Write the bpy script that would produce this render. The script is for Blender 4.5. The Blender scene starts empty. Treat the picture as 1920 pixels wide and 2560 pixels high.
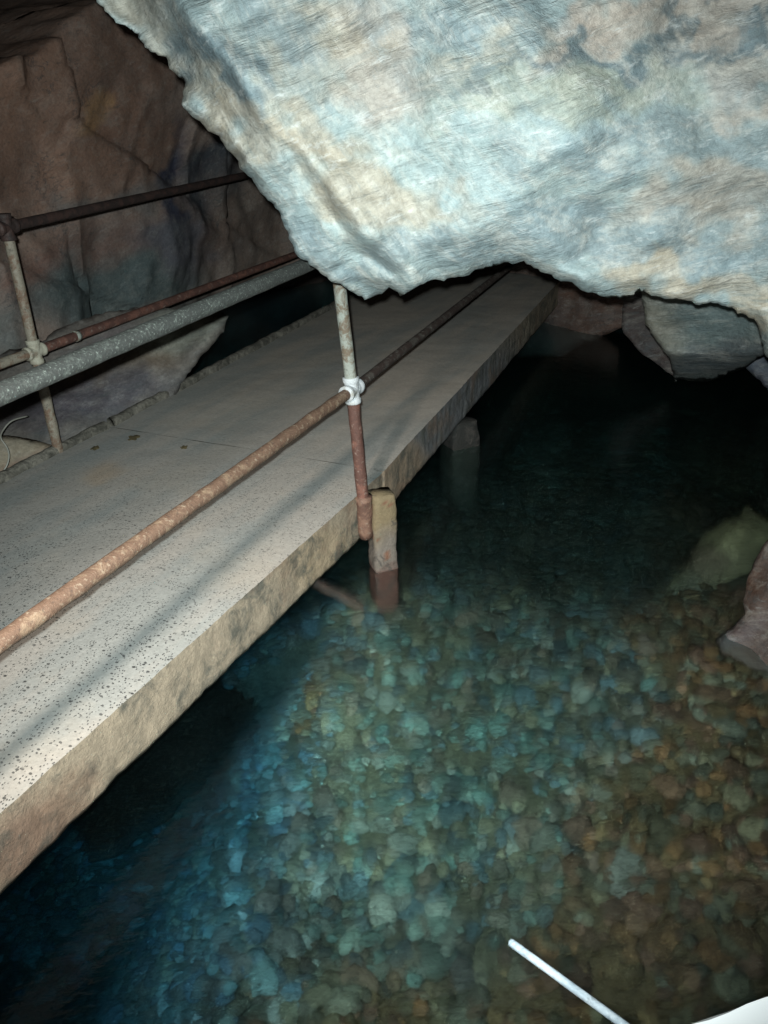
import bpy, math, random
from mathutils import Vector, Matrix, noise, geometry
random.seed(7)
sc = bpy.context.scene
C = sc.collection
# ---------------------------------------------------------------- camera
F = 1923.0; CH = 2.02                       # focal length in photo pixels, eye height over the water
dn = Vector(((1135-960)/F, -(4893-1280)/F, -1)).normalized()     # world down, seen in camera space
Zc = -dn; Fc = Vector((0, 0, -1)); Yc = (Fc-Fc.dot(Zc)*Zc).normalized(); Xc = Yc.cross(Zc)
R3 = Matrix((Xc, Yc, Zc))                   # world = R3 @ cam
cd = bpy.data.cameras.new('camera'); cam = bpy.data.objects.new('camera', cd); C.objects.link(cam)
cam.matrix_world = Matrix.Translation((0, 0, CH)) @ R3.to_4x4()
cd.sensor_fit = 'VERTICAL'; cd.sensor_height = 36; cd.lens = 36*F/2560
cd.clip_start = .02; cd.clip_end = 200
sc.camera = cam
# ---------------------------------------------------------------- world, lights, exposure
w = bpy.data.worlds.new('World'); sc.world = w; w.use_nodes = True
w.node_tree.nodes['Background'].inputs[0].default_value = (.55, .75, 1, 1)
w.node_tree.nodes['Background'].inputs[1].default_value = .0025
def lamp(name, kind, loc, energy, col, size):
    l = bpy.data.lights.new(name, kind); l.energy = energy; l.color = col; l.shadow_soft_size = size
    o = bpy.data.objects.new(name, l); C.objects.link(o); o.location = loc; return o
flash = lamp('phone_flash', 'SPOT', (-.02, -.03, CH+.05), 760, (.90, 1.0, .99), .012)
flash.data.spot_size = math.radians(98); flash.data.spot_blend = 1
fd = R3 @ Vector((0, .10, -1)); flash.rotation_euler = fd.to_track_quat('-Z', 'Y').to_euler()
torch = lamp('torch', 'SPOT', (-.93, .22, 2.06), 430, (1.0, .88, .76), .075)
torch.data.spot_size = math.radians(64); torch.data.spot_blend = 1
torch.rotation_euler = (Vector((-.10, 2.65, -.4))-torch.location).to_track_quat('-Z', 'Y').to_euler()
sc.view_settings.view_transform = 'Standard'; sc.view_settings.look = 'None'
sc.view_settings.exposure = 0; sc.view_settings.gamma = 1
sc.render.resolution_x = 768; sc.render.resolution_y = 1024
# ---------------------------------------------------------------- helpers
def ray(x, y): return R3 @ Vector(((x-960)/F, -(y-1280)/F, -1))
def px(x, y, z):
    r = ray(x, y); return Vector((0, 0, CH)) + r*((z-CH)/r.z)
def pr(x, y, d): return Vector((0, 0, CH)) + ray(x, y).normalized()*d
def proj(P):
    c = R3.transposed() @ (Vector(P)-Vector((0, 0, CH)))
    if c.z > -.01: return (-9999, -9999)
    return (960-F*c.x/c.z, 1280+F*c.y/c.z)
def mesh(name, vs, fs, mat, parent=None, origin=None, smooth=True, cols=None):
    o3 = Vector(origin) if origin is not None else Vector((0, 0, 0))
    po = Vector((0, 0, 0)); q_ = parent
    while q_ is not None: po += Vector(q_.location); q_ = q_.parent
    me = bpy.data.meshes.new(name); me.from_pydata([tuple(Vector(v)-o3) for v in vs], [], fs)
    if cols:
        a = me.color_attributes.new('tint', 'FLOAT_COLOR', 'POINT')
        a.data.foreach_set('color', [c for t in cols for c in (t[0], t[1], t[2], 1)])
    if smooth: me.polygons.foreach_set('use_smooth', [True]*len(me.polygons))
    me.materials.append(mat); me.update()
    o = bpy.data.objects.new(name, me); C.objects.link(o); o.location = o3-po
    if parent is not None: o.parent = parent
    return o
def empty(name, loc):
    o = bpy.data.objects.new(name, None); C.objects.link(o); o.location = loc; o.empty_display_size = .1; return o
def tag(o, label, cat, group=None):
    o['label'] = label; o['category'] = cat
    if group: o['group'] = group
    return o
def struct(o, kind='structure'): o['kind'] = kind; return o
def fr(p, s, o=4, seed=0): return noise.fractal(Vector(p)*s+Vector((seed*7.3, seed*3.1, -seed*5.7)), .9, 2.1, o)
# ---------------------------------------------------------------- materials
class N:
    def __init__(s, name):
        s.m = bpy.data.materials.new(name); s.m.use_nodes = True; s.t = s.m.node_tree
        s.b = s.t.nodes['Principled BSDF']; s.out = s.t.nodes['Material Output']
    def n(s, typ, **k):
        x = s.t.nodes.new(typ)
        for a, v in k.items():
            if a.startswith('i_'):
                key = a[2:]; key = int(key) if key.isdigit() else key.replace('_', ' ')
                s.put(x.inputs[key], v)
            else: setattr(x, a, v)
        return x
    def put(s, inp, v):
        if isinstance(v, bpy.types.NodeSocket): s.t.links.new(v, inp)
        elif isinstance(v, (tuple, list)) and len(v) == 3 and inp.type == 'RGBA': inp.default_value = (*v, 1)
        else: inp.default_value = v
    def co(s, scale=(1, 1, 1), rot=(0, 0, 0), loc=(0, 0, 0)):
        c = s.n('ShaderNodeTexCoord').outputs['Object']
        if rot != (0, 0, 0): c = s.n('ShaderNodeMapping', i_0=c, i_2=rot).outputs[0]     # turn first, stretch after
        return s.n('ShaderNodeMapping', i_0=c, i_1=loc, i_3=scale).outputs[0]
    def noise(s, v, sc=5, det=6, rough=.6, dist=0):
        return s.n('ShaderNodeTexNoise', i_Vector=v, i_Scale=sc, i_Detail=det, i_Roughness=rough, i_Distortion=dist).outputs['Fac']
    def vor(s, v, sc=5, feature='F1', out='Distance', rnd=1):
        x = s.n('ShaderNodeTexVoronoi', feature=feature); s.put(x.inputs['Vector'], v); x.inputs['Scale'].default_value = sc
        x.inputs['Randomness'].default_value = rnd; return x.outputs[out]
    def ramp(s, f, *st):
        r = s.n('ShaderNodeValToRGB', i_0=f); e = r.color_ramp.elements
        while len(e) < len(st): e.new(.5)
        for q, (p, c) in zip(e, st): q.position = p; q.color = (c, c, c, 1) if not isinstance(c, tuple) else (*c, 1)
        return r.outputs[0]
    def mix(s, f, a, b, bt='MIX'):
        x = s.n('ShaderNodeMix', data_type='RGBA', blend_type=bt, clamp_factor=True)
        s.put(x.inputs[0], f); s.put(x.inputs[6], a); s.put(x.inputs[7], b); return x.outputs[2]
    def math(s, op, a, b=0.): return s.n('ShaderNodeMath', operation=op, i_0=a, i_1=b).outputs[0]
    def bump(s, h, st=.3, d=.02, prev=None):
        x = s.n('ShaderNodeBump', i_Strength=st, i_Distance=d, i_Height=h)
        if prev is not None: s.put(x.inputs['Normal'], prev)
        return x.outputs[0]
    def done(s, col, rough=.7, nor=None, spec=.4, metal=0):
        s.put(s.b.inputs['Base Color'], col); s.put(s.b.inputs['Roughness'], rough)
        s.b.inputs['Specular IOR Level'].default_value = spec; s.b.inputs['Metallic'].default_value = metal
        if nor is not None: s.put(s.b.inputs['Normal'], nor)
        return s.m
def rock_mat(name, fine=1.0, bmp=1.0, flow=(0, .28, .1), flow2=(0, -.75, .1), var=.8, spec=.4, crack=.6, wet=.6):
    k = N(name)
    att = k.n('ShaderNodeVertexColor', layer_name='tint').outputs[0]
    v = k.co(); va = k.co(scale=(1, 2.0, 3.6), rot=flow); vb = k.co(scale=(1, 2.0, 3.0), rot=flow2)
    xx = k.n('ShaderNodeSeparateXYZ', i_0=v).outputs[0]
    side = k.n('ShaderNodeMapRange', i_0=xx, i_1=-1.1, i_2=.5, i_3=1., i_4=0.).outputs[0]
    vs = k.n('ShaderNodeMix', data_type='VECTOR', i_0=side); k.put(vs.inputs[4], va); k.put(vs.inputs[5], vb); vs = vs.outputs[1]
    wn = k.n('ShaderNodeTexNoise', i_Vector=v, i_Scale=1.5*fine, i_Detail=3).outputs['Color']
    wv = k.n('ShaderNodeVectorMath', operation='MULTIPLY_ADD', i_0=wn, i_1=(.3, .3, .3), i_2=vs).outputs[0]
    big = k.noise(wv, 2.0*fine, 5, .6); mid = k.noise(wv, 6*fine, 7, .72, .2); small = k.noise(v, 55*fine, 4, .75)
    vf = k.n('ShaderNodeVectorMath', operation='MULTIPLY_ADD', i_0=wn, i_1=(.22, .22, .22), i_2=k.co(scale=(1, 1.6, 4.2), rot=flow)).outputs[0]
    fstk = k.noise(vf, 8*fine, 6, .76)
    c = k.mix(k.ramp(big, (.36, 0.), (.60, 1.)), k.mix(.42*var, att, (.17, .24, .27)), att)
    c = k.mix(k.math('MULTIPLY', k.ramp(mid, (.48, 0.), (.68, 1.)), .6*var), c, (.50, .475, .42))
    c = k.mix(k.math('MULTIPLY', k.ramp(mid, (.3, 1.), (.45, 0.)), .45*var), c, (.13, .19, .21))
    c = k.mix(k.math('MULTIPLY', k.ramp(fstk, (.56, 0.), (.66, 1.)), .5*var), c, (.56, .58, .57))
    c = k.mix(k.math('MULTIPLY', k.ramp(fstk, (.30, 1.), (.43, 0.)), .6), c, (.07, .085, .085))
    c = k.mix(.5, c, k.ramp(small, (.36, .5), (.6, 1.0)), 'MULTIPLY')
    sv = k.n('ShaderNodeVectorMath', operation='MULTIPLY_ADD', i_0=wn, i_1=(.5, .5, .9), i_2=k.co(scale=(.8, 1.6, 7.5), rot=flow)).outputs[0]
    strata = k.noise(sv, 3.2*fine, 7, .68)
    smask = k.ramp(k.noise(v, 1.9*fine, 3, .55), (.42, .12), (.62, 1.))
    c = k.mix(k.math('MULTIPLY', k.math('MULTIPLY', k.ramp(strata, (.39, 1.), (.46, 0.)), smask), .5*var), c, (.11, .15, .155))
    crevice = k.ramp(k.math('ABSOLUTE', k.math('SUBTRACT', k.noise(wv, 2.4*fine, 6, .62, .3), .5)), (0., 1.), (.012, 0.))
    vm = k.ramp(k.noise(v, 1.7*fine, 3, .5), (.5, 0.), (.6, 1.))
    crevice = k.math('MULTIPLY', crevice, vm)
    c = k.mix(k.math('MULTIPLY', crevice, crack*.7), c, (.06, .08, .09))  # crack lines darkened, crevice shade put into the rock colour
    h = k.math('MULTIPLY', k.math('ADD', big, mid), .008/fine)
    h = k.math('ADD', h, k.math('MULTIPLY', fstk, .011/fine))
    h = k.math('ADD', h, k.math('MULTIPLY', small, .004/fine))
    h = k.math('SUBTRACT', h, k.math('MULTIPLY', crevice, .006*crack))
    h = k.math('ADD', h, k.math('MULTIPLY', k.math('MULTIPLY', k.ramp(strata, (.36, 0.), (.54, 1.)), smask), .009*var/fine))
    nb = k.bump(h, bmp, 1.)
    return k.done(c, k.ramp(mid, (.3, wet-.18), (.7, wet+.15)), nb, spec)
M = {}
M['rock'] = rock_mat('pale_schist', bmp=.7, crack=.22)
M['wall'] = rock_mat('dark_cave_rock', .8, .5, (0, .3, .4), (0, .5, .4), .3, .2, .8, .75)
M['far'] = rock_mat('dim_rock', .9, .9, (0, .3, .4), (0, .3, .4), .4, .3, .5, .7)
k = N('concrete_deck')
v = k.co(rot=(0, 0, math.radians(27.7))); att = k.n('ShaderNodeVertexColor', layer_name='tint').outputs[0]
dust = k.noise(k.co(scale=(1, 1, 1), loc=(3, 1, 0)), 2.1, 6, .6); fine_ = k.noise(v, 60, 6, .75)
streak = k.noise(k.co(scale=(3.2, .55, 1), rot=(0, 0, math.radians(27.7))), 1.6, 5, .55)
c = k.mix(k.ramp(streak, (.40, 1.), (.58, 0.)), att, k.mix(.42, att, (.20, .25, .26)))
c = k.mix(k.math('MULTIPLY', k.ramp(dust, (.5, 0.), (.68, 1.)), .3), c, (.46, .39, .31))
c = k.mix(.75, c, k.ramp(fine_, (.3, .66), (.7, 1.)), 'MULTIPLY')
wear = k.ramp(k.noise(k.co(loc=(1, 4, 2)), 1.4, 4, .6), (.42, 0.), (.56, 1.))
y_ = k.n('ShaderNodeSeparateXYZ', i_0=k.n('ShaderNodeTexCoord').outputs['Object']).outputs[1]
near = k.ramp(k.n('ShaderNodeMapRange', i_0=y_, i_1=1.4, i_2=4.2).outputs[0], (0., 1.), (1., 0.))
pit1 = k.ramp(k.vor(k.co(scale=(1, 1.6, 1), rot=(0, 0, .6)), 34), (.20, 1.), (.25, 0.))
pit2 = k.ramp(k.vor(k.co(scale=(1.4, 1, 1), loc=(.3, .7, 0)), 80), (.24, 1.), (.3, 0.))
sel = k.ramp(k.noise(v, 26, 2, .5), (.44, 0.), (.5, 1.))
pits = k.math('MULTIPLY', k.math('MAXIMUM', k.math('MULTIPLY', pit1, sel), k.math('MULTIPLY', pit2, k.ramp(k.noise(v, 21, 2, .5), (.42, 0.), (.48, 1.)))), k.math('MULTIPLY', k.math('ADD', k.math('MULTIPLY', wear, .4), .6), near))
c = k.mix(k.math('MULTIPLY', pits, 1.35), c, (.022, .024, .026))
nb = k.bump(k.noise(v, 9, 8, .6), .35, .012); nb = k.bump(fine_, .5, .004, nb); nb = k.bump(k.math('SUBTRACT', 1., pits), .6, .004, nb)
M['deck'] = k.done(c, .85, nb, .25)
k = N('weathered_fascia')
v = k.co(); att = k.n('ShaderNodeVertexColor', layer_name='tint').outputs[0]
n1 = k.noise(v, 7, 8, .7, .5); n2 = k.noise(v, 45, 6, .75); n3 = k.noise(k.co(loc=(5, 2, 1)), 3, 6, .65)
c = k.mix(k.ramp(n1, (.47, 0.), (.62, .85)), att, (.10, .105, .09))
c = k.mix(k.math('MULTIPLY', k.ramp(n3, (.5, 0.), (.64, 1.)), .6), c, (.25, .17, .12))
c = k.mix(.7, c, k.ramp(n2, (.3, .5), (.7, 1.)), 'MULTIPLY')
nb = k.bump(n1, .4, .02); nb = k.bump(n2, .8, .006, nb)
M['fascia'] = k.done(c, .9, nb, .2)
k = N('mossy_kerb'); v = k.co(); n1 = k.noise(v, 14, 8, .7, .5); n2 = k.noise(v, 60, 6, .75)
c = k.mix(k.ramp(n1, (.4, 0.), (.6, 1.)), (.10, .095, .08), (.27, .25, .21)); c = k.mix(.7, c, k.ramp(n2, (.3, .4), (.7, 1.)), 'MULTIPLY')
M['kerb'] = k.done(c, .9, k.bump(n2, .8, .01, k.bump(n1, .6, .02)), .2)
def pipe_mat(name, base, rust, amt, pale=(.5, .5, .46), pale_amt=.25, sc=1.0):
    k = N(name); v = k.co()
    a = k.noise(v, 13*sc, 8, .7, .6); b = k.noise(k.co(loc=(3, 3, 3)), 38*sc, 6, .7); d = k.noise(v, 120, 4, .7)
    c = k.mix(k.ramp(a, (.5-amt*.35-.04, 1.) if 0 else (max(.02, .62-amt*.5), 0.), (max(.06, .70-amt*.5), 1.)), base, rust)
    c = k.mix(k.math('MULTIPLY', k.ramp(b, (.56, 0.), (.66, 1.)), pale_amt*2), c, pale)
    c = k.mix(k.math('MULTIPLY', k.ramp(b, (.33, 1.), (.43, 0.)), .55), c, (.035, .028, .025))
    c = k.mix(.6, c, k.ramp(d, (.3, .6), (.7, 1.)), 'MULTIPLY')
    nb = k.bump(a, .4, .01); nb = k.bump(b, .6, .005, nb); nb = k.bump(d, .4, .002, nb)
    return k.done(c, k.ramp(b, (.3, .8), (.7, .5)), nb, .35)
M['rust_rail'] = pipe_mat('orange_rusted_pipe', (.20, .14, .095), (.13, .08, .055), .45, (.34, .28, .21), .3, 1.5)
M['red_rust'] = pipe_mat('red_rusted_pipe', (.17, .08, .06), (.10, .05, .04), .4, (.30, .235, .20), .3)
M['grey_pipe'] = pipe_mat('mottled_grey_pipe', (.075, .083, .075), (.042, .045, .042), .45, (.20, .225, .20), .45, 3.4)
M['pale_pipe'] = pipe_mat('pale_painted_pipe', (.29, .31, .275), (.16, .125, .09), .3, (.38, .41, .37), .25)
M['tan_pipe'] = pipe_mat('chalky_tan_pipe', (.27, .24, .19), (.20, .13, .09), .3, (.38, .34, .28), .3)
M['dark_pipe'] = pipe_mat('dark_brown_pipe', (.035, .024, .022), (.06, .035, .03), .3, (.13, .08, .07), .12)
M['far_pipe'] = pipe_mat('dull_brown_pipe', (.085, .075, .065), (.05, .035, .03), .4, (.26, .25, .22), .3)
M['white_fit'] = pipe_mat('white_painted_fitting', (.52, .55, .57), (.36, .36, .33), .2, (.6, .62, .62), .2)
M['cream_fit'] = pipe_mat('chalky_cream_fitting', (.42, .40, .32), (.3, .25, .19), .2, (.5, .48, .42), .3)
M['socket'] = pipe_mat('rusty_socket', (.18, .105, .075), (.11, .06, .045), .35, (.28, .22, .17), .3)
M['white'] = pipe_mat('white_paint', (.36, .41, .45), (.24, .29, .33), .3, (.5, .53, .55), .3)
k = N('bright_white_paint'); M['bright'] = k.done((.93, .94, .95), .55, k.bump(k.noise(k.co(), 30, 4), .1, .003))
k = N('leaf_brown'); M['leaf'] = k.done(k.mix(k.noise(k.co(), 40), (.05, .045, .025), (.12, .09, .04)), .8)
k = N('wire_pale'); M['wire'] = k.done(k.mix(k.noise(k.co(), 30), (.20, .20, .17), (.34, .33, .29)), .6)
k = N('pier_concrete'); v = k.co()
att = k.n('ShaderNodeVertexColor', layer_name='tint').outputs[0]
a = k.noise(v, 11, 8, .7, .8); b = k.noise(v, 60, 5, .7)
c = k.mix(k.ramp(a, (.53, 0.), (.6, .75)), att, (.06, .055, .05)); c = k.mix(.6, c, k.ramp(b, (.3, .6), (.7, 1.)), 'MULTIPLY')
M['pier'] = k.done(c, .8, k.bump(b, .6, .006, k.bump(a, .6, .02)), .3)
k = N('pebble_stone'); v = k.co()
att = k.n('ShaderNodeVertexColor', layer_name='tint').outputs[0]
a = k.noise(v, 24, 8, .75, .6); b = k.noise(k.co(loc=(3, 2, 1)), 55, 6, .75, .5); g = k.noise(k.co(loc=(9, 2, 1)), 2.3, 4, .6)
c = k.mix(.85, att, k.ramp(a, (.34, .12), (.66, 1.)), 'MULTIPLY')
c = k.mix(k.math('MULTIPLY', k.ramp(b, (.5, 0.), (.64, 1.)), .35), c, k.mix(.6, att, (.40, .40, .30)))
c = k.mix(k.math('MULTIPLY', k.ramp(b, (.38, 1.), (.5, 0.)), .75), c, (.03, .035, .03))
c = k.mix(.7, c, k.ramp(g, (.35, .4), (.6, 1.)), 'MULTIPLY')
M['pebble'] = k.done(c, .9, k.bump(b, .8, .01, k.bump(a, .8, .02)), .1)
# water: transparent skin with mirror reflection by angle, the body of it soaking up red light
k = N('pool_water')
rp = k.noise(k.co(scale=(1, 2.6, 1), rot=(0, 0, -.15)), 9, 4, .6, .5); rp2 = k.noise(k.co(), 30, 3, .5)
nb = k.bump(rp2, .05, .004, k.bump(rp, .16, .02))
geo = k.n('ShaderNodeNewGeometry')
cosv = k.math('ABSOLUTE', k.n('ShaderNodeVectorMath', operation='DOT_PRODUCT', i_0=nb, i_1=geo.outputs['Incoming']).outputs['Value'])
fres = k.math('ADD', k.math('MULTIPLY', k.math('POWER', k.math('SUBTRACT', 1., cosv), 5.), .98), .02)
gl = k.n('ShaderNodeBsdfGlossy', i_Roughness=.02, i_Normal=nb).outputs[0]
tr = k.n('ShaderNodeBsdfTransparent', i_0=(.86, .98, 1.0)).outputs[0]
rip = k.bump(k.noise(k.co(scale=(1, 2, 1)), 22, 5, .6), .6, .02)
rf = k.n('ShaderNodeBsdfRefraction', i_0=(.9, 1, 1), i_IOR=1.06, i_Roughness=.45, i_Normal=rip).outputs[0]
tr = k.n('ShaderNodeMixShader', i_0=.46, i_1=tr, i_2=rf).outputs[0]
mx = k.n('ShaderNodeMixShader', i_0=fres, i_1=tr, i_2=gl).outputs[0]
k.t.links.new(mx, k.out.inputs['Surface'])
ab = k.n('ShaderNodeVolumeAbsorption', i_0=(.30, .80, .86), i_1=.42).outputs[0]
k.t.links.new(ab, k.out.inputs['Volume']); k.t.nodes.remove(k.b); M['water'] = k.m

# ---------------------------------------------------------------- colour patches laid on rock (mineral colours)
def patch_col(x, y, base, patches, wob=40, seed=0):
    wx = x + wob*fr((x*.01, y*.01, 0), 1, 3, seed); wy = y + wob*fr((x*.01, y*.01, 5), 1, 3, seed+1)
    c = list(base)
    for (cx, cy, rx, ry, an, col, st) in patches:
        a = math.radians(an); dx = wx-cx; dy = wy-cy
        u = (dx*math.cos(a)+dy*math.sin(a))/rx; v_ = (-dx*math.sin(a)+dy*math.cos(a))/ry
        d = u*u+v_*v_
        if d < 2.6:
            t = max(0, min(1, (1.6-math.sqrt(d))/1.0)); t = t*t*(3-2*t)*st
            c = [c[i]*(1-t)+col[i]*t for i in range(3)]
    return tuple(c)
def jag(poly, seg, amp, seed, closed=True):
    """fractal subdivision of an outline"""
    out = []
    n = len(poly)
    for i in range(n):
        a = Vector(poly[i]); b = Vector(poly[(i+1) % n]); L = (b-a).length; m = max(1, int(L/seg))
        nn = Vector((-(b-a).y, (b-a).x)).normalized() if L > 0 else Vector((0, 0))
        for j in range(m):
            t = j/m; p = a.lerp(b, t); f_ = math.sin(math.pi*t)**.5 if m > 1 else 0
            q = noise.fractal(Vector((p.x*.022+seed*9, p.y*.022, seed)), .7, 2.2, 5)
            out.append(p + nn*q*amp*f_)
    return out
def rock_body(name, poly, step, seg, dist, thick, mat, colfn, label, cat='rock', amp=9, relief=.10, seed=1, lip=.10, lipw=30, group=None):
    """A solid hanging or standing mass: outline at its own distance, relief towards the eye, thick behind."""
    ol = jag(poly, seg, amp, seed)
    xs = [p.x for p in ol]; ys = [p.y for p in ol]
    n = len(ol)
    # inside test + distance to outline by row scan
    pts = [Vector((p.x, p.y)) for p in ol]
    kd_ = __import__('mathutils').kdtree.KDTree(n)
    for i, p in enumerate(ol): kd_.insert((p.x, p.y, 0), i)
    kd_.balance()
    e_ = [0.0]*n
    y = min(ys)+step*.5; row = 0
    while y < max(ys):
        xi = []
        for i in range(n):
            a = ol[i]; b = ol[(i+1) % n]
            if (a.y <= y) != (b.y <= y): xi.append(a.x+(y-a.y)/(b.y-a.y)*(b.x-a.x))
        xi.sort()
        for q in range(0, len(xi)-1, 2):
            x = (math.floor(xi[q]/step)+1)*step+(row % 2)*step*.5
            while x < xi[q+1]:
                _, _, dd = kd_.find((x, y, 0))
                if dd > step*.55:
                    pts.append(Vector((x+random.uniform(-.2, .2)*step, y+random.uniform(-.2, .2)*step))); e_.append(dd)
                x += step
        y += step; row += 1
    r = geometry.delaunay_2d_cdt(pts, [], [list(range(n))], 1, 1e-4)
    P2, tris = r[0], r[2]; orig = r[3]
    V = []; cols = []; m = len(P2); front = []
    for i, p in enumerate(P2):
        e = e_[orig[i][0]] if orig[i] else 0
        d = dist(p.x, p.y) + lip*math.exp(-e/lipw)
        q = pr(p.x, p.y, d)
        qq = (q.x*.96+q.z*.28, q.y*1.6, (q.z*.96-q.x*.28)*2.0)
        h = fr(q, 1.7, 3, seed)*relief*1.1 + abs(fr(qq, 2.0, 3, seed+3))*relief*.16 + fr(qq, 8, 5, seed+5)*relief*.07
        vd = noise.voronoi(Vector(qq)*1.9+Vector((fr(q, 2, 2, 3)*.5, seed, 0)))[0]; h -= relief*.30*min(.5, vd[1]-vd[0])
        
        w_ = min(1, e/25)
        q = pr(p.x, p.y, d - h*(.25+.75*w_)); V.append(q); front.append(e)
        cols.append(colfn(p.x, p.y))
    bd = {}
    for i, o in enumerate(orig):
        if front[i] == 0.0: bd[i] = i
    nb = m
    back = list(range(m))
    for i, p in enumerate(P2):
        if i in bd: continue
        e = front[i]; d = dist(p.x, p.y)
        q = pr(p.x, p.y, d + lip + thick*(1-math.exp(-e/160.)) + .02 + .1*thick*fr((p.x*.01, p.y*.01, seed), 1, 3, seed))
        back[i] = len(V); V.append(q); cols.append(colfn(p.x, p.y))
    fs = []
    for t in tris:
        a, b, c = t
        fs.append((a, b, c)); fs.append((back[a], back[c], back[b]))
    # orient: front faces face the camera
    nrm = (V[fs[0][1]]-V[fs[0][0]]).cross(V[fs[0][2]]-V[fs[0][0]])
    if nrm.dot(V[fs[0][0]]-Vector((0, 0, CH))) > 0: fs = [tuple(reversed(f)) for f in fs]
    cen = sum(V, Vector())/len(V); cen.z = min(v_.z for v_ in V)
    o = mesh(name, V, fs, mat, None, cen, True, cols)
    tag(o, label, cat, group); return o
# ---------------------------------------------------------------- the big overhanging rock
CR = (.56, .49, .38); PK = (.54, .46, .39); BL = (.30, .37, .385); DB = (.14, .19, .21); OL = (.45, .47, .38); IC = (.50, .61, .60); BG = (.46, .42, .36)
main_poly = [(240, -5), (262, 28), (300, 60), (345, 85), (362, 118), (415, 142), (440, 185), (462, 205), (458, 240), (474, 285), (520, 328), (552, 350),
  (590, 395), (620, 440), (650, 480), (688, 520), (712, 570), (735, 620), (772, 662), (830, 705), (868, 722), (912, 750), (935, 740), (962, 728), (985, 726), (1000, 740), (1020, 730), (1050, 712), (1078, 700),
  (1110, 703), (1165, 690), (1215, 668), (1260, 655), (1310, 652), (1345, 672), (1385, 695), (1430, 705), (1470, 732), (1510, 742), (1560, 742), (1598, 730), (1650, 742), (1720, 752), (1785, 758),
  (1830, 768), (1872, 795), (1898, 825), (1908, 870), (1925, 900), (1990, 930), (2150, 960), (2500, 900), (2700, 300), (2500, -500), (1500, -900), (600, -800), (0, -500), (150, -150)]
main_patches = [
 (1080, 400, 420, 170, 5, IC, .95), (900, 560, 260, 90, 20, IC, .7),
 (400, 70, 190, 60, 45, CR, .7), (570, 270, 120, 70, 30, CR, .95), (700, 330, 160, 60, 35, CR, .8), (860, 440, 210, 80, 25, CR, .85),
 (930, 140, 90, 170, -20, PK, .8), (760, 130, 120, 120, 30, CR, .7), (560, 165, 115, 36, 38, BL, 1), (540, 150, 60, 25, 38, DB, .6), (620, 215, 60, 18, 25, DB, .5),
 (700, 80, 120, 50, 40, BL, .7), (1150, 60, 200, 40, -5, BL, .8), (1200, 170, 160, 50, -15, CR, .7),
 (1530, 60, 200, 60, -18, PK, .95), (1820, 60, 160, 90, -30, PK, .9), (1860, 210, 120, 60, -20, PK, .8), (1450, 235, 260, 60, -8, OL, .85), (1180, 240, 160, 50, -25, OL, .55),
 (1420, 135, 170, 18, 4, DB, .85), (1650, 130, 170, 26, -12, DB, .8), (1840, 110, 120, 20, -35, DB, .9), (1700, 60, 90, 12, -45, DB, .8), (1200, 200, 120, 16, -25, DB, .6),
 (1600, 370, 330, 60, -8, BL, .8), (1350, 480, 250, 50, -4, IC, .6), (1800, 480, 220, 75, -12, BG, 1), (1060, 515, 110, 40, 0, CR, .6),
 (1600, 600, 320, 65, 8, BL, .95), (1650, 690, 85, 40, 10, CR, 1), (1780, 735, 150, 36, 14, CR, 1), (1900, 790, 90, 50, 35, CR, .9), (1880, 620, 60, 80, 30, BL, .8),
 (1000, 650, 200, 45, -12, BL, .7), (1300, 620, 220, 40, 0, BL, .6), (640, 560, 90, 40, 50, BL, .55), (820, 660, 130, 40, 35, BL, .7)]
def main_dist(x, y):
    d = 2.42
    d += .33*((x-1000)/760)**2 if x < 1000 else .10*((x-1000)/900)**2
    d += .18*((y-330)/420)**2*(1 if y > 330 else .35)
    # rib down the left flank and the hollow behind it
    u = (x-640)*.77-(y-240)*.64
    d += .10*math.exp(-((u+95)/60)**2) - .08*math.exp(-(u/45)**2)
    # nose towards the low tip
    d -= .14*math.exp(-((x-900)/190)**2-((y-560)/170)**2)
    return d
rock_body('overhanging_rock', main_poly, 8, 9, main_dist, 1.1, M['rock'], lambda x, y: tuple(q*.57 for q in patch_col(x, y, (.44, .525, .515), main_patches, 90, 2)),
  'huge pale blue grey and cream rock hanging down over the walkway', amp=11, relief=.17, seed=2, lip=.07, lipw=14)
# smaller hanging rocks behind it
GT = (.11, .13, .12)
def c2(x, y): return patch_col(x, y, GT, [(1640, 830, 60, 120, -10, (.16, .15, .12), 1), (1790, 900, 130, 35, -12, (.06, .066, .072), .8), (1780, 790, 100, 60, 0, (.10, .13, .13), .8)], 20, 4)
rock_body('hanging_rock', [(1598, 700), (1604, 745), (1612, 810), (1632, 838), (1655, 870), (1676, 905), (1684, 930), (1686, 957), (1702, 948), (1722, 952), (1760, 956), (1800, 945), (1850, 925), (1900, 895), (1945, 880), (2040, 840), (2000, 600), (1700, 560)],
  9, 8, lambda x, y: 4.0+.0012*(y-700)-.0006*(x-1700)+(.45*((y-885)/60) if y > 885 else 0), .8, M['far'], c2, 'grey green rock hanging beyond the big overhang, with a pointed lower tip', amp=5, relief=.10, seed=5, lip=.05, lipw=10)
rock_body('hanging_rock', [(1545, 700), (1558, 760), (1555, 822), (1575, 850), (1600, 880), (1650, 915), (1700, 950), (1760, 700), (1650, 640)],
  11, 9, lambda x, y: 6.2, .8, M['far'], lambda x, y: (.07, .05, .045), 'dark brown rock just left of the grey green hanging rock', amp=5, relief=.10, seed=6, lip=.05, lipw=10)
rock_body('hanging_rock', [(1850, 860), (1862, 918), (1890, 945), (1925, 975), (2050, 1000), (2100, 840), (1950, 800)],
  11, 9, lambda x, y: 4.9, .7, M['far'], lambda x, y: (.06, .06, .08), 'dim bluish rock tip at the right edge below the grey green hanging rock', amp=5, relief=.08, seed=7, lip=.05, lipw=10)
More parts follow.
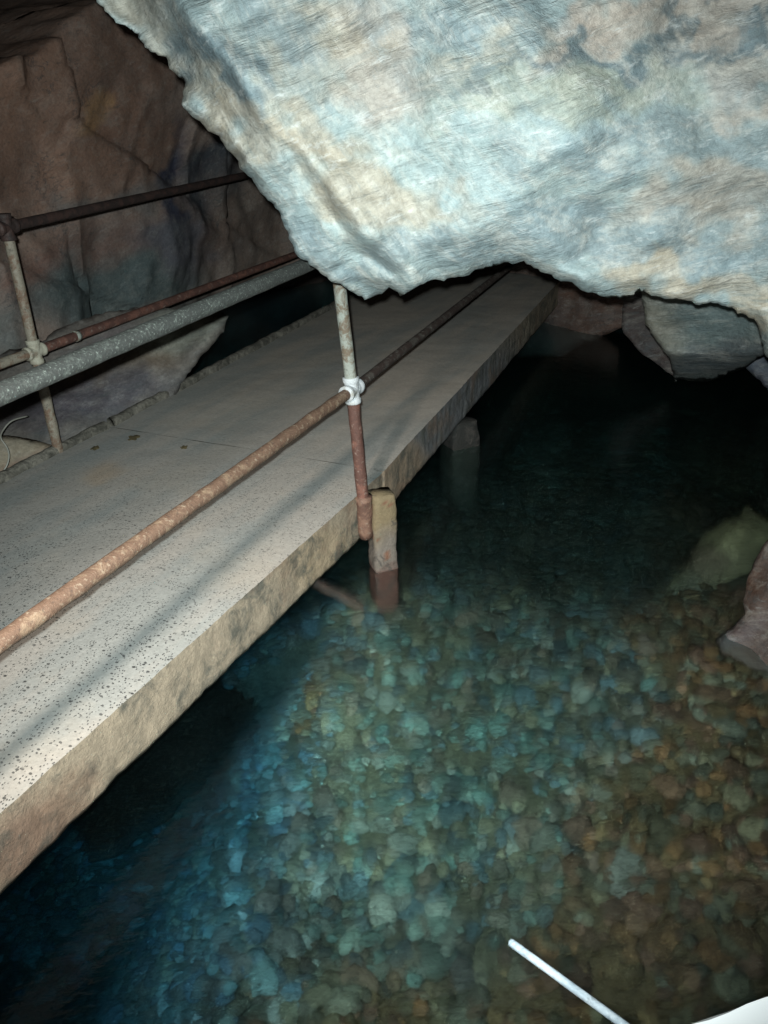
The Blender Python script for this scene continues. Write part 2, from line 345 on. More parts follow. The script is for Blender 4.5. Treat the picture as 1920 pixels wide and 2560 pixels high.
rock_body('reddish_rock', [(1180, 660), (1180, 900), (1300, 894), (1397, 892), (1440, 872), (1500, 845), (1553, 820), (1600, 760), (1640, 690), (1400, 600)],
  11, 9, lambda x, y: 8.0-.003*(x-1400), 1.0, M['far'], lambda x, y: patch_col(x, y, (.15, .085, .062), [(1330, 850, 90, 60, 0, (.07, .06, .055), .9)], 20, 3), 'reddish brown rock low behind the far end of the walkway', amp=4, relief=.12, seed=8, lip=.05, lipw=10)
rock_body('wall_boulder', [(-260, 960), (-100, 905), (60, 870), (170, 812), (300, 775), (420, 770), (540, 775), (572, 790), (560, 830), (515, 880), (468, 935), (440, 985), (400, 1060), (260, 1150), (-260, 1300)],
  11, 9, lambda x, y: 5.35-.0005*(x-200)-.0009*(y-800), .9, M['wall'], lambda x, y: patch_col(x, y, (.15, .13, .115), [(430, 830, 120, 45, -12, (.20, .205, .17), .9), (260, 860, 100, 35, -20, (.15, .13, .13), .8), (300, 930, 160, 50, -10, (.19, .135, .09), .7), (200, 1000, 200, 50, -10, (.09, .08, .10), .8)], 30, 9),
  'grey brown boulder bulging from the cave wall behind the left railing', amp=10, relief=.16, seed=9, lip=.12, lipw=40)
# ---------------------------------------------------------------- cave wall and ceiling
WP = [(-4.4, 0.2), (-3.5, 2.6), (-2.75, 4.7), (-1.75, 7.0), (-.9, 8.9), (.8, 10.2), (3.2, 10.0), (5.4, 7.6), (5.6, 4.6), (4.6, 2.0), (4.2, 0)]
def wall_pt(s):
    i = min(int(s), len(WP)-2); t = s-i
    p0 = Vector(WP[max(i-1, 0)]); p1 = Vector(WP[i]); p2 = Vector(WP[i+1]); p3 = Vector(WP[min(i+2, len(WP)-1)])
    return .5*((2*p1)+(-p0+p2)*t+(2*p0-5*p1+4*p2-p3)*t*t+(-p0+3*p1-3*p2+p3)*t**3)
wall_patches = [(100, 300, 260, 300, 10, (.34, .19, .13), .8), (330, 260, 110, 260, -12, (.25, .15, .11), .8), (230, 290, 26, 34, 20, (.46, .27, .14), .9),
 (430, 480, 26, 150, 10, (.04, .045, .085), .95), (535, 470, 60, 170, 14, (.055, .065, .085), .95), (470, 520, 18, 110, 8, (.19, .14, .13), .8), (640, 600, 90, 170, -14, (.21, .155, .125), .9),
 (230, 520, 200, 30, -14, (.20, .18, .17), .8), (300, 640, 230, 70, -12, (.22, .14, .115), .9), (90, 700, 60, 60, -20, (.30, .17, .13), .9),
 (290, 725, 200, 70, -8, (.12, .155, .155), .95), (430, 600, 90, 60, 20, (.13, .14, .17), .8), (20, 840, 60, 60, -20, (.18, .19, .18), .9), (680, 800, 150, 80, -20, (.06, .045, .05), .9)]
V = []; cols = []; NS = 560; NZ = 190
for j in range(NZ+1):
    for i in range(NS+1):
        s = i/NS*(len(WP)-1.001); z = -1.9+j/NZ*7.4
        p = wall_pt(s); t = (wall_pt(min(s+.02, len(WP)-1.001))-wall_pt(max(0, s-.02))).normalized(); nrm = Vector((t.y, -t.x))   # towards the cave
        q = Vector((p.x, p.y, z))
        vd = noise.voronoi(Vector((q.x*.9, q.y*.9, q.z*.75))*1.1+Vector((fr(q, .9, 2, 5)*.35,)*3))[0]
        h = .30*fr(q, .5, 2, 11) - .20*min(.6, vd[1]-vd[0]) + .03*fr(q, 1.6, 3, 12) + .022*fr(q, 5, 5, 13) + .10*noise.cell(Vector((s*3.1+fr(q, .8, 2, 3)*.6, z*.8+s*.9, 1)))
        h -= .16*math.exp(-((s-1.86-.12*(z-1.5))/.035)**2) * (1 if z > .9 else 0)
        h -= .12*math.exp(-((s-1.42-.10*(z-2.))/.02)**2) * (1 if z > 1.2 else 0)
        lean = .14*max(0, z-1.4)**1.5                                # leans over the path higher up
        under = -1.1*max(0, min(1, (.40-z)/.5)) if s < 5 else 0       # undercut by the water
        top = 2.33+1.0*(s-2.45)+3.5*max(0, s-3.1)+.06*fr((s*2, 0, 0), 3, 4, 2)      # ledge at the top of the left part, dark void above
        o2 = h+lean+under
        if z > top: o2 -= (z-top)*1.5; z = top+.02*fr(q, 4, 3, 6)
        q = Vector((p.x+nrm.x*o2, p.y+nrm.y*o2, z))
        V.append(q); X, Y = proj(q)
        cols.append(patch_col(X, Y, (.37, .28, .235), wall_patches, 45, 15) if -300 < X < 900 and -200 < Y < 1300 and s < 6 else (.15, .105, .085))
fs = [(j*(NS+1)+i, j*(NS+1)+i+1, (j+1)*(NS+1)+i+1, (j+1)*(NS+1)+i) for j in range(NZ) for i in range(NS)]
struct(mesh('cave_wall', V, fs, M['wall'], None, None, True, cols))
V = []; fs = []; cols = []
for j in range(61):
    for i in range(61):
        x = -6+13*i/60; y = -4+17*j/60
        z = 5.0 - .045*((x-.5)**2+(y-4)**2)*.6 + .5*fr((x, y, 0), .4, 5, 21)+.3
        V.append((x, y, z)); cols.append((.045, .035, .03))
fs = [(j*61+i, (j+1)*61+i, (j+1)*61+i+1, j*61+i+1) for j in range(60) for i in range(60)]
struct(mesh('cave_ceiling', V, fs, M['wall'], None, None, True, cols))
# ---------------------------------------------------------------- pool bed, pebbles, water
def bed_z(x, y):
    z = -.50
    z -= 1.15*max(0, min(1, (-.45-x+.30*(y-2.0))/1.0))**1.2 * (1 if y < 3.2 else .4)        # deep on the left
    z += .10*max(0, min(1, (y-2.2)/1.0)) - .30*max(0, min(1, (y-4.2)/2.2))                                                  # deeper to the back
    z += .34*max(0, min(1, (x-.15-.10*(y-1.5))/1.1)) * max(0, min(1, (3.6-y)/1.2))
    z += .14*math.exp(-((x+.05)**2+(y-3.2)**2)/.3)
    if y < 1.0: z += .25*(1-y)
    z += .45*max(0, min(1, (x-1.5)/1.0))*max(0, min(1, (4.2-y)/1.4))
    return z + .09*fr((x, y, 0), 1.1, 3, 31)
def mass_col(x, y, rnd):
    """stone colours: green and blue stones in the middle, rust brown towards the right bank"""
    X, Y = x, y
    br = (X-.36-.42*(Y-1.5))/.6 + .45*fr((X, Y, 3), 1.2, 3, 41); br = max(0, min(1, br+.15))
    br = max(br, max(0, min(1, (1.75-Y+.45*(X+.1))/.45+.35*fr((X, Y, 7), 2, 2, 43)))*.8)
    br = max(br, .75*math.exp(-((X+.38)/.16)**2-((Y-2.75)/.22)**2))
    teal = [(.20, .33, .29), (.28, .38, .32), (.17, .27, .30), (.42, .45, .38), (.22, .20, .16), (.32, .29, .19), (.13, .17, .18), (.26, .20, .15)]
    brown = [(.38, .19, .085), (.40, .25, .12), (.33, .155, .07), (.34, .28, .17), (.24, .21, .14), (.28, .27, .20), (.38, .20, .12), (.30, .15, .10)]
    a = teal[int(rnd*997) % 8]; b = brown[int(rnd*1709) % 8]
    t = br + (rnd-.5)*.35; t = 0 if t < .35 else (1 if t > .65 else (t-.35)/.3)
    k_ = .6+1.25*((rnd*37) % 1)**1.6
    bl = max(0, min(1, (-.35-X)/.5+.3))*(1-t); a = [a[0]*(1-.55*bl), a[1]*(1-.1*bl), a[2]*(1+.45*bl)]
    k_ *= 1-.86*max(0, min(1, (Y-2.75-.25*(X < 0)+.3*max(0, X))/1.3))  # stones darken towards the back, the dim light there put into their colour
    k_ *= 1+.9*math.exp(-((X+.22)/.5)**2-((Y-2.45)/.65)**2)  # glow in the pool centre painted in by brightening the stones
    return tuple((a[i]*(1-t)+b[i]*t)*k_ for i in range(3))
V = []; cols = []; NB = 200
for j in range(NB+1):
    for i in range(NB+1):
        x = -6+12*i/NB; y = -.5+11.5*j/NB; V.append((x, y, bed_z(x, y)+.02*fr((x, y, 1), 6, 3, 33)-.02))
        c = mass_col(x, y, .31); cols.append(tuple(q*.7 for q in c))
fs = [(j*(NB+1)+i, j*(NB+1)+i+1, (j+1)*(NB+1)+i+1, (j+1)*(NB+1)+i) for j in range(NB) for i in range(NB)]
struct(mesh('ground', V, fs, M['pebble'], None, None, True, cols))
import bmesh
bm = bmesh.new(); bmesh.ops.create_icosphere(bm, subdivisions=2, radius=1); IV = [v_.co.copy() for v_ in bm.verts]; IF = [tuple(v_.index for v_ in f.verts) for f in bm.faces]; bm.free()
V = []; fs = []; cols = []
def add_stone(x, y, r, rnd, lift=0):
    z = bed_z(x, y)+lift; b0 = len(V)
    rz = random.uniform(0, 6.3); ca, sa = math.cos(rz), math.sin(rz); sx, sy, sz = r*random.uniform(.8, 1.35), r*random.uniform(.7, 1.1), r*random.uniform(.28, .5)
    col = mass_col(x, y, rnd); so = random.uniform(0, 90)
    for p in IV:
        k_ = 1+.5*noise.noise(p*1.2+Vector((so, 0, 0)))+.3*noise.noise(p*2.6+Vector((so, 4, 0)))
        u, v_, w2 = p.x*sx*k_, p.y*sy*k_, p.z*sz*k_
        V.append((x+u*ca-v_*sa, y+u*sa+v_*ca, z+w2)); cols.append(col)
    fs.extend(tuple(q+b0 for q in f) for f in IF)
n_st = 0
while n_st < 12000:
    x = random.uniform(-2.3, 3.4); y = random.triangular(.75, 7.2, 1.6)
    X, Y = proj((x, y, bed_z(x, y)))
    if not (-150 < X < 2600 and 700 < Y < 2750): continue
    big = random.random() < .12
    r = random.uniform(.014, .036) if not big else random.uniform(.034, .062)
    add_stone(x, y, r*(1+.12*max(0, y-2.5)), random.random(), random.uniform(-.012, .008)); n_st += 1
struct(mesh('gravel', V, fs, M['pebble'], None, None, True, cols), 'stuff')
V = [(x, y, z) for z in (-3.2, 0) for (x, y) in ((-7, -1.4), (7, -1.4), (7, 12.5), (-7, 12.5))]
struct(mesh('water', V, [(3, 2, 1, 0), (4, 5, 6, 7), (0, 1, 5, 4), (1, 2, 6, 5), (2, 3, 7, 6), (3, 0, 4, 7)], M['water'], None, None, False))
# ---------------------------------------------------------------- standing rocks in the pool
def lump(name, cen, size, rot, mat, col, label, seed, sub=5, rough=.22, cat='rock', facet=.12, group=None):
    bm = bmesh.new(); bmesh.ops.create_icosphere(bm, subdivisions=sub, radius=1)
    V = []; cols = []; Rz = Matrix.Rotation(rot, 3, 'Z')
    for v_ in bm.verts:
        p = v_.co.copy(); k_ = 1+rough*fr(p, 1.1, 4, seed)+.06*fr(p, 5, 3, seed+1)+facet*noise.cell(p*1.7+Vector((seed, 0, 0)))*.5
        V.append(Vector(cen)+Rz @ Vector((p.x*size[0]*k_, p.y*size[1]*k_, p.z*size[2]*k_))); cols.append(col if not callable(col) else col(p))
    F_ = [tuple(q.index for q in f.verts) for f in bm.faces]; bm.free()
    return tag(mesh(name, V, F_, mat, None, (cen[0], cen[1], cen[2]-size[2]), True, cols), label, cat, group)
def bankd(x, y): return (px(x, y, -.02-.34*max(0, min(1, (y-1262)/300)))-Vector((0, 0, CH))).length
rock_body('submerged_rock', [(1640, 1530), (1665, 1470), (1715, 1415), (1748, 1352), (1790, 1318), (1845, 1288), (1868, 1258), (1888, 1275), (1915, 1300), (1980, 1330), (2300, 1420), (2300, 1650), (1900, 1640), (1760, 1620), (1680, 1590)],
  10, 8, bankd, .5, M['pebble'], lambda x, y: patch_col(x, y, (.30, .25, .14), [(1880, 1330, 90, 50, 0, (.42, .36, .19), .9), (1720, 1520, 70, 50, 0, (.30, .29, .25), .9), (1760, 1420, 60, 40, 0, (.20, .13, .09), .8)], 25, 7),
  'olive brown rock under water near the right edge of the pool, coming to a point', amp=9, relief=.2, seed=31, lip=.1, lipw=25)
sd_ = (px(1810, 1595, 0)-Vector((0, 0, CH))).length
rock_body('shore_rock', [(1930, 1335), (1908, 1362), (1885, 1405), (1866, 1455), (1858, 1500), (1862, 1535), (1838, 1562), (1802, 1588), (1786, 1602), (1800, 1640), (1900, 1680), (2150, 1720), (2420, 1640), (2440, 1420), (2280, 1250), (2080, 1260)],
  9, 8, lambda x, y: sd_-.0007*(x-1800)+.0006*(1600-y), .5, M['far'], lambda x, y: patch_col(x, y, (.085, .045, .03), [(1850, 1575, 80, 22, -30, (.07, .04, .035), .9)], 12, 5), 'reddish brown rock standing out of the water at the right edge', amp=4, relief=.12, seed=24, lip=.05, lipw=14)
p = px(1640, 1560, -.25); lump('submerged_rock', (p.x, p.y, -.42), (.24, .16, .12), .3, M['pebble'], (.22, .20, .16), 'flat grey rock under water left of the reddish shore rock', 6)
p = px(1800, 1705, -.15); lump('submerged_rock', (p.x, p.y, -.30), (.26, .2, .14), .5, M['pebble'], (.32, .26, .16), 'low tan rock under shallow water below the reddish shore rock', 9)
p = px(1590, 2130, -.2); lump('submerged_rock', (p.x, p.y, -.33), (.13, .10, .07), .5, M['pebble'], (.34, .33, .28), 'pale grey stone under water above the tip of the white rod', 12)
p = px(455, 1900, -.7); lump('shadow_slab', (p.x-.1, p.y+.15, -.78), (.27, .50, .10), -.45, M['pebble'], (.006, .006, .012), 'black sunken slab standing in for shadow in the blue water beside the walkway', 15, rough=.5, facet=.3)  # black slab added on the bed in place of a shadow beside the walkway
# ---------------------------------------------------------------- walkway
DZ = .42; TH = .245
A0 = px(0, 2030, DZ); A3 = px(958, 1177, DZ); un = (A3-A0).normalized()
B0 = px(0, 1200, DZ); B1 = px(268, 1066, DZ); B2 = px(850, 757, DZ); A5 = px(1400, 700, DZ)
uf = (A5-A3).normalized(); ul = (B2-B1).normalized(); ub = (B1-B0).normalized()
walk = empty('walkway', (A3.x, A3.y, 0)); tag(walk, 'raised concrete slab walkway crossing the pool towards the back of the cave', 'walkway')
def slab(pa0, pa1, pb0, pb1, seed, deck_tones):
    """pa = right edge, pb = left edge; top grid with rough edges"""
    n = int((pa1-pa0).length/.02); V = []; cols = []; m = 34
    for i in range(n+1):
        t = i/n; a = pa0.lerp(pa1, t); b = pb0.lerp(pb1, t); ac = (a-b).normalized()
        er = .0025*fr(a, 3, 5, seed)+.0025*noise.noise(a*45)-.02*max(0, fr(a, 4, 3, seed+9)-.62); el = .012*fr(b, 6, 4, seed+2)
        a2 = a+ac*er; b2 = b+ac*el
        for j in range(m+1):
            s = j/m; p = a2.lerp(b2, s)
            edge = min(s, 1-s)*(a-b).length
            z = .004*fr(p, 2.5, 3, seed+4) - .004*math.exp(-edge/.012)*(1+.6*fr(p, 14, 3, 5))
            V.append(Vector((p.x, p.y, DZ+z)))
            X, Y = proj(p); c = patch_col(X, Y, (.37, .35, .32), deck_tones, 25, 6)
            cols.append(c)
    fs = [(i*(m+1)+j, (i+1)*(m+1)+j, (i+1)*(m+1)+j+1, i*(m+1)+j+1) for i in range(n) for j in range(m)]
    fs = [tuple(reversed(f)) for f in fs]
    # sides and bottom as one continuous skin below
    V2 = []; c2_ = []; rows = 10
    for i in range(n+1):
        t = i/n; a = pa0.lerp(pa1, t); b = pb0.lerp(pb1, t); ac = (a-b).normalized()
        top_a = V[i*(m+1)]; top_b = V[i*(m+1)+m]
        for j in range(rows+1):
            s = j/rows; q = Vector((top_a.x, top_a.y, top_a.z-.0-(TH-.006*noise.noise(a*9))*s))
            o_ = (.004*fr(q, 5, 4, seed+7)+.005*fr(q, 22, 4, seed+8))*min(1, s*4); V2.append(q+ac*(o_ - .012*(1 if j == rows else 0)))
            c2_.append(patch_col(*proj(q), (.33, .28, .21), [(80, 2110, 130, 80, -40, (.23, .16, .12), .9), (800, 1400, 90, 70, 0, (.38, .30, .20), .7), (1150, 1020, 180, 90, -45, (.17, .18, .19), .95), (1010, 1170, 60, 60, -40, (.30, .23, .16), .8)], 20, 8))
        for j in range(rows+1):
            s = 1-j/rows; q = Vector((top_b.x, top_b.y, top_b.z-TH*s)); V2.append(q-ac*.01*fr(q, 7, 3, 4)*min(1, s*4)); c2_.append((.15, .14, .12))
    w2 = 2*(rows+1)
    f2 = [(i*w2+j, (i+1)*w2+j, (i+1)*w2+j+1, i*w2+j+1) for i in range(n) for j in range(w2-1)]
    for e in (0, n): 
        f2 += [(e*w2+j, e*w2+j+1, e*w2+w2-2-j, e*w2+w2-1-j) for j in range(rows)]
    s_ = mesh('slab', V, fs, M['deck'], walk, None, True, cols)
    mesh('fascia', V2, f2, M['fascia'], s_, None, True, c2_)
    return s_
deck_tones = [(270, 1180, 45, 25, -20, (.44, .32, .21), .5), (948, 1215, 20, 45, 5, (.14, .17, .165), .95), (700, 880, 200, 60, -30, (.36, .30, .25), .6), (1150, 780, 420, 160, -35, (.48, .42, .36), .9), (650, 900, 260, 120, -30, (.42, .385, .335), .7)]  # stain beside the pier; far deck brightened through its tint
gap = .0016
slab(A3-un*5.0, A3-un*gap, B1-ub*5.0+Vector((0, 0, 0)), B1-ub*gap, 1, deck_tones)
slab(A3+uf*gap, A3+uf*8.5, B1+ul*gap, B1+ul*8.5, 20, deck_tones)
# raised lip along the left edge, in pieces
def lip_piece(p0, p1, seed):
    n = int((p1-p0).length/.02); V = []; cols = []; d = (p1-p0).normalized(); sd = Vector((d.y, -d.x, 0))
    prof = [(-.012, -.03), (-.014, .03), (.0, .042), (.022, .040), (.034, .028), (.038, -.004)]
    for i in range(n+1):
        q = p0+d*(i*.02)
        for (a, b) in prof:
            r_ = q+sd*(a+.012*fr(q, 9, 4, seed)*(a > 0)); hh = b+(.007*fr(q+Vector((a, 0, 0)), 11, 4, seed+1) if b > 0 else 0)
            V.append(Vector((r_.x, r_.y, DZ+hh))); cols.append((.27, .235, .20))
    w_ = len(prof); fs = [(i*w_+j, i*w_+j+1, (i+1)*w_+j+1, (i+1)*w_+j) for i in range(n) for j in range(w_-1)]
    fs += [tuple(range(w_)), tuple(n*w_+j for j in reversed(range(w_)))]
    mesh('kerb', V, fs, M['kerb'], walk, None, True, cols)
lip_piece(B1-ub*4.6, B1-ub*.02, 3); lip_piece(B1+ul*.02, B1+ul*8.4, 4)
# ---------------------------------------------------------------- pipes
def tube(pts, r, seg=20, wob=.0, cap=True, step=.03, seed=0):
    P = [Vector(pts[0])]
    for a, b in zip(pts, pts[1:]):
        a = Vector(a); b = Vector(b); m = max(1, int((b-a).length/step)); P += [a.lerp(b, t/m) for t in range(1, m+1)]
    V = []; fs = []
    for i, p in enumerate(P):
        d = (P[min(i+1, len(P)-1)]-P[max(i-1, 0)]).normalized()
        up = Vector((0, 0, 1)) if abs(d.z) < .9 else Vector((1, 0, 0)); s = d.cross(up).normalized(); t = s.cross(d)
        for j in range(seg):
            a = 2*math.pi*j/seg; n_ = s*math.cos(a)+t*math.sin(a); rr = r(i/(len(P)-1)) if callable(r) else r
            V.append(p+n_*(rr+wob*fr(p+n_*.03, 14, 4, seed)))
    m = len(P)
    fs = [(i*seg+j, i*seg+(j+1) % seg, (i+1)*seg+(j+1) % seg, (i+1)*seg+j) for i in range(m-1) for j in range(seg)]
    if cap: fs += [tuple(reversed(range(seg))), tuple((m-1)*seg+j for j in range(seg))]
    return V, fs
def tb(name, pts, r, mat, parent, wob=.0015, seed=0, seg=20):
    V, fs = tube(pts, r, seg, wob, True, .03, seed); return mesh(name, V, fs, M[mat], parent, pts[0])
def fitting(name, c, d_up, d_al, r, mat, parent, al=1.0, hu=.045, ha=.05):
    """key clamp: a sleeve round the post and one round the rail, each with beaded rims"""
    bmv = []; bf = []
    def add(V, F_):
        o = len(bmv); bmv.extend(V); bf.extend(tuple(q+o for q in f) for f in F_)
    prof = lambda t: r*(1.34 if (t < .16 or t > .84) else 1.17)
    add(*tube([c-d_up*hu, c+d_up*hu], prof, 22, .0008, True, .006)); 
    add(*tube([c-d_al*ha*al, c+d_al*ha], prof, 22, .0008, True, .006))
    add(*tube([c+d_up*.0, c+d_up.cross(d_al).normalized()*(r*1.5)], .008, 8, 0, True, .01))
    return mesh(name, bmv, bf, M[mat], parent, c)
up = Vector((0, 0, 1))
# right railing
Pb = Vector((-.094, 3.197, .24)); Pm = Vector((-.113, 3.199, .926)); Pt = Vector((-.143, 3.198, 1.50))
rr = empty('railing', (Pb.x, Pb.y, DZ)); tag(rr, 'rusty pipe railing on the water side of the walkway, with a white clamp', 'railing')
pr_ = .0265
ax = (Pt-Pb).normalized()
tb('post', [Pb+Vector((0, 0, .12)), Pm], pr_*1.04, 'red_rust', rr, .003, 1)
tb('post', [Pm+ax*.004, Pt+ax*.02], pr_, 'pale_pipe', rr, .001, 2)
sk = tb('socket', [Pb+Vector((0, 0, -.05)), Pb+Vector((.002, 0, .17))], lambda t: .037+.006*(t > .86)-.006*(t < .1), 'socket', rr, .005, 3)
nm = px(0, 1607, .93); mdir = (nm-Pm).normalized()
tb('mid_rail', [Pm+mdir*.03, Pm+mdir*3.6], pr_*.93, 'rust_rail', rr, .0028, 4)
fm = Pm+uf*7.5; fm.z = Pm.z
tb('mid_rail', [Pm+uf*.03, fm], pr_*.82, 'far_pipe', rr, .001, 5)
nt = px(0, 985, 1.485); tdir = (nt-Pt).normalized()
tb('handrail', [Pt+tdir*.03, Pt+tdir*3.4], pr_*.97, 'grey_pipe', rr, .0015, 6)
ft = Pt+uf*7.5
tb('handrail', [Pt+uf*.03, ft], pr_, 'grey_pipe', rr, .001, 7)
fitting('pipe_clamp', Pm, ax, (uf-mdir).normalized(), pr_, 'white_fit', rr, 1., .058, .062)
fitting('pipe_clamp', Pt, ax, (uf-tdir).normalized(), pr_, 'white_fit', rr, 1., .05, .055)
for t in (5.6,):
    q = Pm+uf*t; tb('post', [Vector((q.x, q.y, .3)), Vector((q.x, q.y, 1.52))], pr_, 'grey_pipe', rr, .001, 8)
# left railing
Lb = Vector((-1.752, 3.889, DZ)); Lm = Vector((-1.742, 3.893, .975)); Lt = Vector((-1.727, 3.899, 1.575))
lr = empty('railing', (Lb.x, Lb.y, DZ)); tag(lr, 'dark pipe railing on the far side of the walkway in front of the cave wall', 'railing')
ax = (Lt-Lb).normalized()
tb('post', [Lb-ax*.22, Lm], pr_, 'tan_pipe', lr, .003, 11); tb('post', [Lm+ax*.004, Lt], pr_*.95, 'tan_pipe', lr, .001, 12)
def lrail(c, pxl, z, mat_f, mat_n, nm_, seed):
    q = px(*pxl, z); d = (q-c).normalized()
    tb(nm_, [c+d*.04, c+d*7.8], pr_*.95, mat_f, lr, .001, seed)
    tb(nm_, [c-ub*.04, c-ub*4.2], pr_*.95, mat_n, lr, .001, seed+1); return d
d1 = lrail(Lt, (618, 437), 1.575, 'dark_pipe', 'dark_pipe', 'handrail', 13)
d2 = lrail(Lm, (742, 635), .975, 'red_rust', 'tan_pipe', 'mid_rail', 15)
fitting('pipe_clamp', Lt, ax, d1, pr_*.98, 'dark_pipe', lr, 1., .06, .06)
fitting('pipe_clamp', Lm, ax, d2, pr_*.98, 'cream_fit', lr, 1., .06, .055)
c = Lm+d2*.30; tb('rail_collar', [c-d2*.014, c+d2*.014], pr_*1.12, 'pale_pipe', lr, .001, 17)
for t in (4.2, 7.6):
    q = Lb+ul*t; tb('post', [Vector((q.x, q.y, .35)), Vector((q.x, q.y, 1.58))], pr_, 'dark_pipe', lr, .001, 18)
# ---------------------------------------------------------------- piers
def pier(name, c, half, z0, z1, rot, colf, seed, label, lean=(0, 0)):
    n = 60; V = []; cols = []; base = []
    ch = .14
    for (a, b) in ((1, 1-ch), (1-ch, 1), (-1+ch, 1), (-1, 1-ch), (-1, -1+ch), (-1+ch, -1), (1-ch, -1), (1, -1+ch)): base.append((a, b))
    ring = []
    for i in range(8):
        a = base[i]; b = base[(i+1) % 8]
        for t in range(4): ring.append((a[0]+(b[0]-a[0])*t/4, a[1]+(b[1]-a[1])*t/4))
    m = len(ring); ca, sa = math.cos(rot), math.sin(rot)
    for i in range(n+1):
        z = z0+(z1-z0)*i/n
        for (a, b) in ring:
            x = a*half; y = b*half; p = Vector((c[0]+x*ca-y*sa+lean[0]*(z1-z), c[1]+x*sa+y*ca+lean[1]*(z1-z), z))
            k_ = 1+.10*fr(p, 8, 4, seed)+.04*fr(p, 30, 3, seed)-(.12*max(0, (i/n-.93)/.07))
            x *= k_; y *= k_; p = Vector((c[0]+x*ca-y*sa+lean[0]*(z1-z), c[1]+x*sa+y*ca+lean[1]*(z1-z), z+(.012*noise.noise(p*30) if i == n else 0)))
            V.append(p); cols.append(colf(p))
    fs = [(i*m+j, i*m+(j+1) % m, (i+1)*m+(j+1) % m, (i+1)*m+j) for i in range(n) for j in range(m)]
    fs += [tuple(reversed(range(m))), tuple(n*m+j for j in range(m))]
    return tag(mesh(name, V, fs, M['pier'], None, (c[0], c[1], z0), True, cols), label, 'pier')
def colr(p):
    n_ = .03*noise.noise(p*11)+.012*noise.noise(p*31)
    if p.z < n_*.4: return (.15, .06, .045)
    if p.z < .03+n_: return (.13, .10, .085)                       # damp band over the waterline
    t = max(0, min(1, (p.z-.14+2*n_)/.14)); a = (.165, .145, .125); b = (.19, .15, .09)
    if noise.noise(p*17+Vector((3, 3, 3))) > .35: return (.16, .08, .05)
    return tuple(a[q]*(1-t)+b[q]*t for q in range(3))
pc = px(953, 1425, 0)
pier('concrete_pier', (pc.x+.016, pc.y+.045), .058, -.55, .405, .35, colr, 2, 'square concrete pier with broken top and dark red foot, beside the rusty railing post', (-.012, 0))
pf = px(1152, 1115, 0)
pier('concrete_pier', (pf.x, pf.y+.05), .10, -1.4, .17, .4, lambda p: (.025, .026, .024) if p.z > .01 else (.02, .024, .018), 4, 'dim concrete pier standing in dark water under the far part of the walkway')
# rusty brace and footing at the near pier
b1 = px(700, 1412, -.03); b2 = px(925, 1535, -.27)
br = tb('rusty_brace', [b1-(b2-b1)*.9, b2], .024, 'red_rust', None, .004, 21); tag(br, 'rusty bar running under water from below the walkway to the foot of the near pier', 'brace')
p = px(952, 1575, -.38); lump('pier_footing', (p.x, p.y, -.41), (.085, .07, .07), .3, M['pebble'], (.42, .27, .12), 'small rust coloured lump of footing at the foot of the near pier', 17, 4, cat='footing')
# ---------------------------------------------------------------- leaves, wire, plank
def leaf(x, y, r, seed, label):
    c = px(x, y, DZ+.006); V = [c+Vector((0, 0, .008))]; n = 18
    for i in range(n):
        a = 6.283*i/n; q = r*(.55+.5*abs(math.sin(a*2.5+seed))+.25*noise.noise(Vector((math.cos(a)*2, math.sin(a)*2, seed))))
        V.append(c+Vector((math.cos(a)*q, math.sin(a)*q*1.3, .004+.006*noise.noise(Vector((a, seed, 0))))))
    m = len(V); V += [v_-Vector((0, 0, .003)) for v_ in V]
    fs = [(0, 1+i, 1+(i+1) % n) for i in range(n)]+[(m, m+1+(i+1) % n, m+1+i) for i in range(n)]+[(1+i, m+1+i, m+1+(i+1) % n, 1+(i+1) % n) for i in range(n)]
    tag(mesh('dead_leaf', V, fs, M['leaf'], None, c, False), label, 'leaf', 'dead leaves on the walkway')
leaf(335, 1095, .033, 1, 'largest dark dead leaf on the walkway, middle one of three')
leaf(238, 1121, .024, 2, 'dead leaf on the walkway nearest the left railing post')
leaf(460, 1119, .020, 3, 'smallest dead leaf, farthest right on the walkway')
wp = [pr(x, y, d) for (x, y, d) in ((70, 1040, 4.6), (30, 1052, 4.5), (8, 1075, 4.45), (2, 1095, 4.4), (18, 1120, 4.38), (22, 1145, 4.36), (10, 1175, 4.36), (-30, 1210, 4.36))]
W = []
for i in range(len(wp)-1):
    a = wp[max(0, i-1)]; b = wp[i]; c = wp[i+1]; d = wp[min(len(wp)-1, i+2)]
    for t in (0, .25, .5, .75): W.append(.5*((2*b)+(-a+c)*t+(2*a-5*b+4*c-d)*t*t+(-a+3*b-3*c+d)*t**3))
o = tb('wire', W, .004, 'wire', None, 0, 0, 8); tag(o, 'thin pale wire curling up beyond the left edge of the walkway', 'wire')
q = [px(20, 1095, .22), px(150, 1118, .26), px(150, 1165, .22), px(10, 1200, .16)]
V = [*q, *[v_-Vector((0, 0, .1)) for v_ in q]]
cb = [pr(x, y, 4.75) for (x, y) in ((-60, 1075), (160, 1120), (160, 1240), (-60, 1260))]
rock_body('tan_rock', [(-80, 1085), (20, 1088), (90, 1100), (160, 1122), (200, 1200), (100, 1260), (-80, 1300)], 12, 10, lambda x, y: 4.75-.0012*(y-1090), .5, M['wall'],
  lambda x, y: patch_col(x, y, (.34, .28, .20), [(60, 1180, 90, 30, -25, (.24, .13, .10), .8)], 12, 2), 'low tan rock beyond the walkway edge behind the left post foot', amp=3, relief=.05, seed=14, lip=.05, lipw=10)
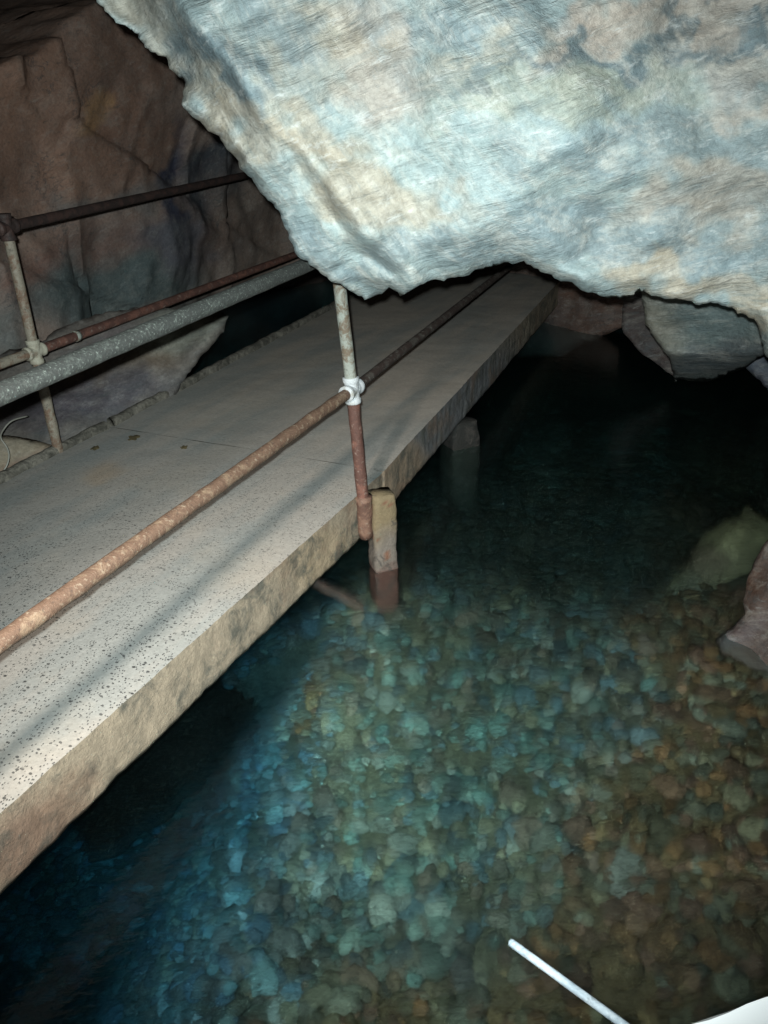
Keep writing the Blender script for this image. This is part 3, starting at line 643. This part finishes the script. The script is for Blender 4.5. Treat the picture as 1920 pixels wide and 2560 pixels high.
# ---------------------------------------------------------------- near bank, white ledge, white rod
V = []; cols = []
for j in range(41):
    for i in range(81):
        x = -1.0+3.6*i/80; y = -1.6+2.3*j/40; e = max(0, (y-.25)/.45)
        V.append((x, y, .32-.9*min(1, e)**1.5+.06*fr((x, y, 0), 2, 4, 51))); cols.append((.3, .26, .22))
struct(mesh('bank', V, [(j*81+i, j*81+i+1, (j+1)*81+i+1, (j+1)*81+i) for j in range(40) for i in range(80)], M['far'], None, None, True, cols))
LZ = .92
edge = [px(x, y, LZ) for (x, y) in ((1560, 2625), (1620, 2592), (1695, 2560), (1760, 2537), (1821, 2517), (1873, 2498), (1920, 2484), (2000, 2464), (2150, 2430))]
edge2 = [px(x, y, LZ) for (x, y) in ((2300, 2900), (1650, 3000), (1500, 2760))]
ring = edge+edge2; m = len(ring)
V = [v_.copy() for v_ in ring]+[v_-Vector((0, 0, .012)) for v_ in ring]
cen = sum(ring, Vector())/m
for i in range(m): V[i] = V[i]+(cen-V[i]).normalized()*.008
V += [v_-Vector((0, 0, .05)) for v_ in ring]
fs = [tuple(reversed(range(m)))] if (ring[1]-ring[0]).cross(ring[2]-ring[1]).z < 0 else [tuple(range(m))]
for a in (0, m): fs += [(a+i, a+(i+1) % m, a+m+(i+1) % m, a+m+i) for i in range(m)]
fs += [tuple(2*m+i for i in range(m))]
ledge = empty('white_ledge', (cen.x, cen.y, .2)); tag(ledge, 'bright white ledge with a gently curved edge filling the bottom right corner', 'ledge')
mesh('top', V, fs, M['bright'], ledge, cen, False)
V, fs = tube([Vector((cen.x, cen.y-.08, LZ-.06)), Vector((cen.x, cen.y, .2))], .06, 24, 0); mesh('leg', V, fs, M['white'], ledge, (cen.x, cen.y, .2))
ra = px(1272, 2352, LZ+.02); rb = px(1556, 2560, LZ+.016); rd = (rb-ra).normalized(); re_ = rb+rd*.24
V, fs = tube([ra-rd*.0, re_], lambda t: .0058*min(1, math.sqrt(max(0, 1-(1-min(1, t*40))**2))+.25), 14, .0004, True, .003)
tag(mesh('white_rod', V, fs, M['white'], None, re_), 'thin white rod with a rounded end sticking out over the water at the bottom', 'rod')
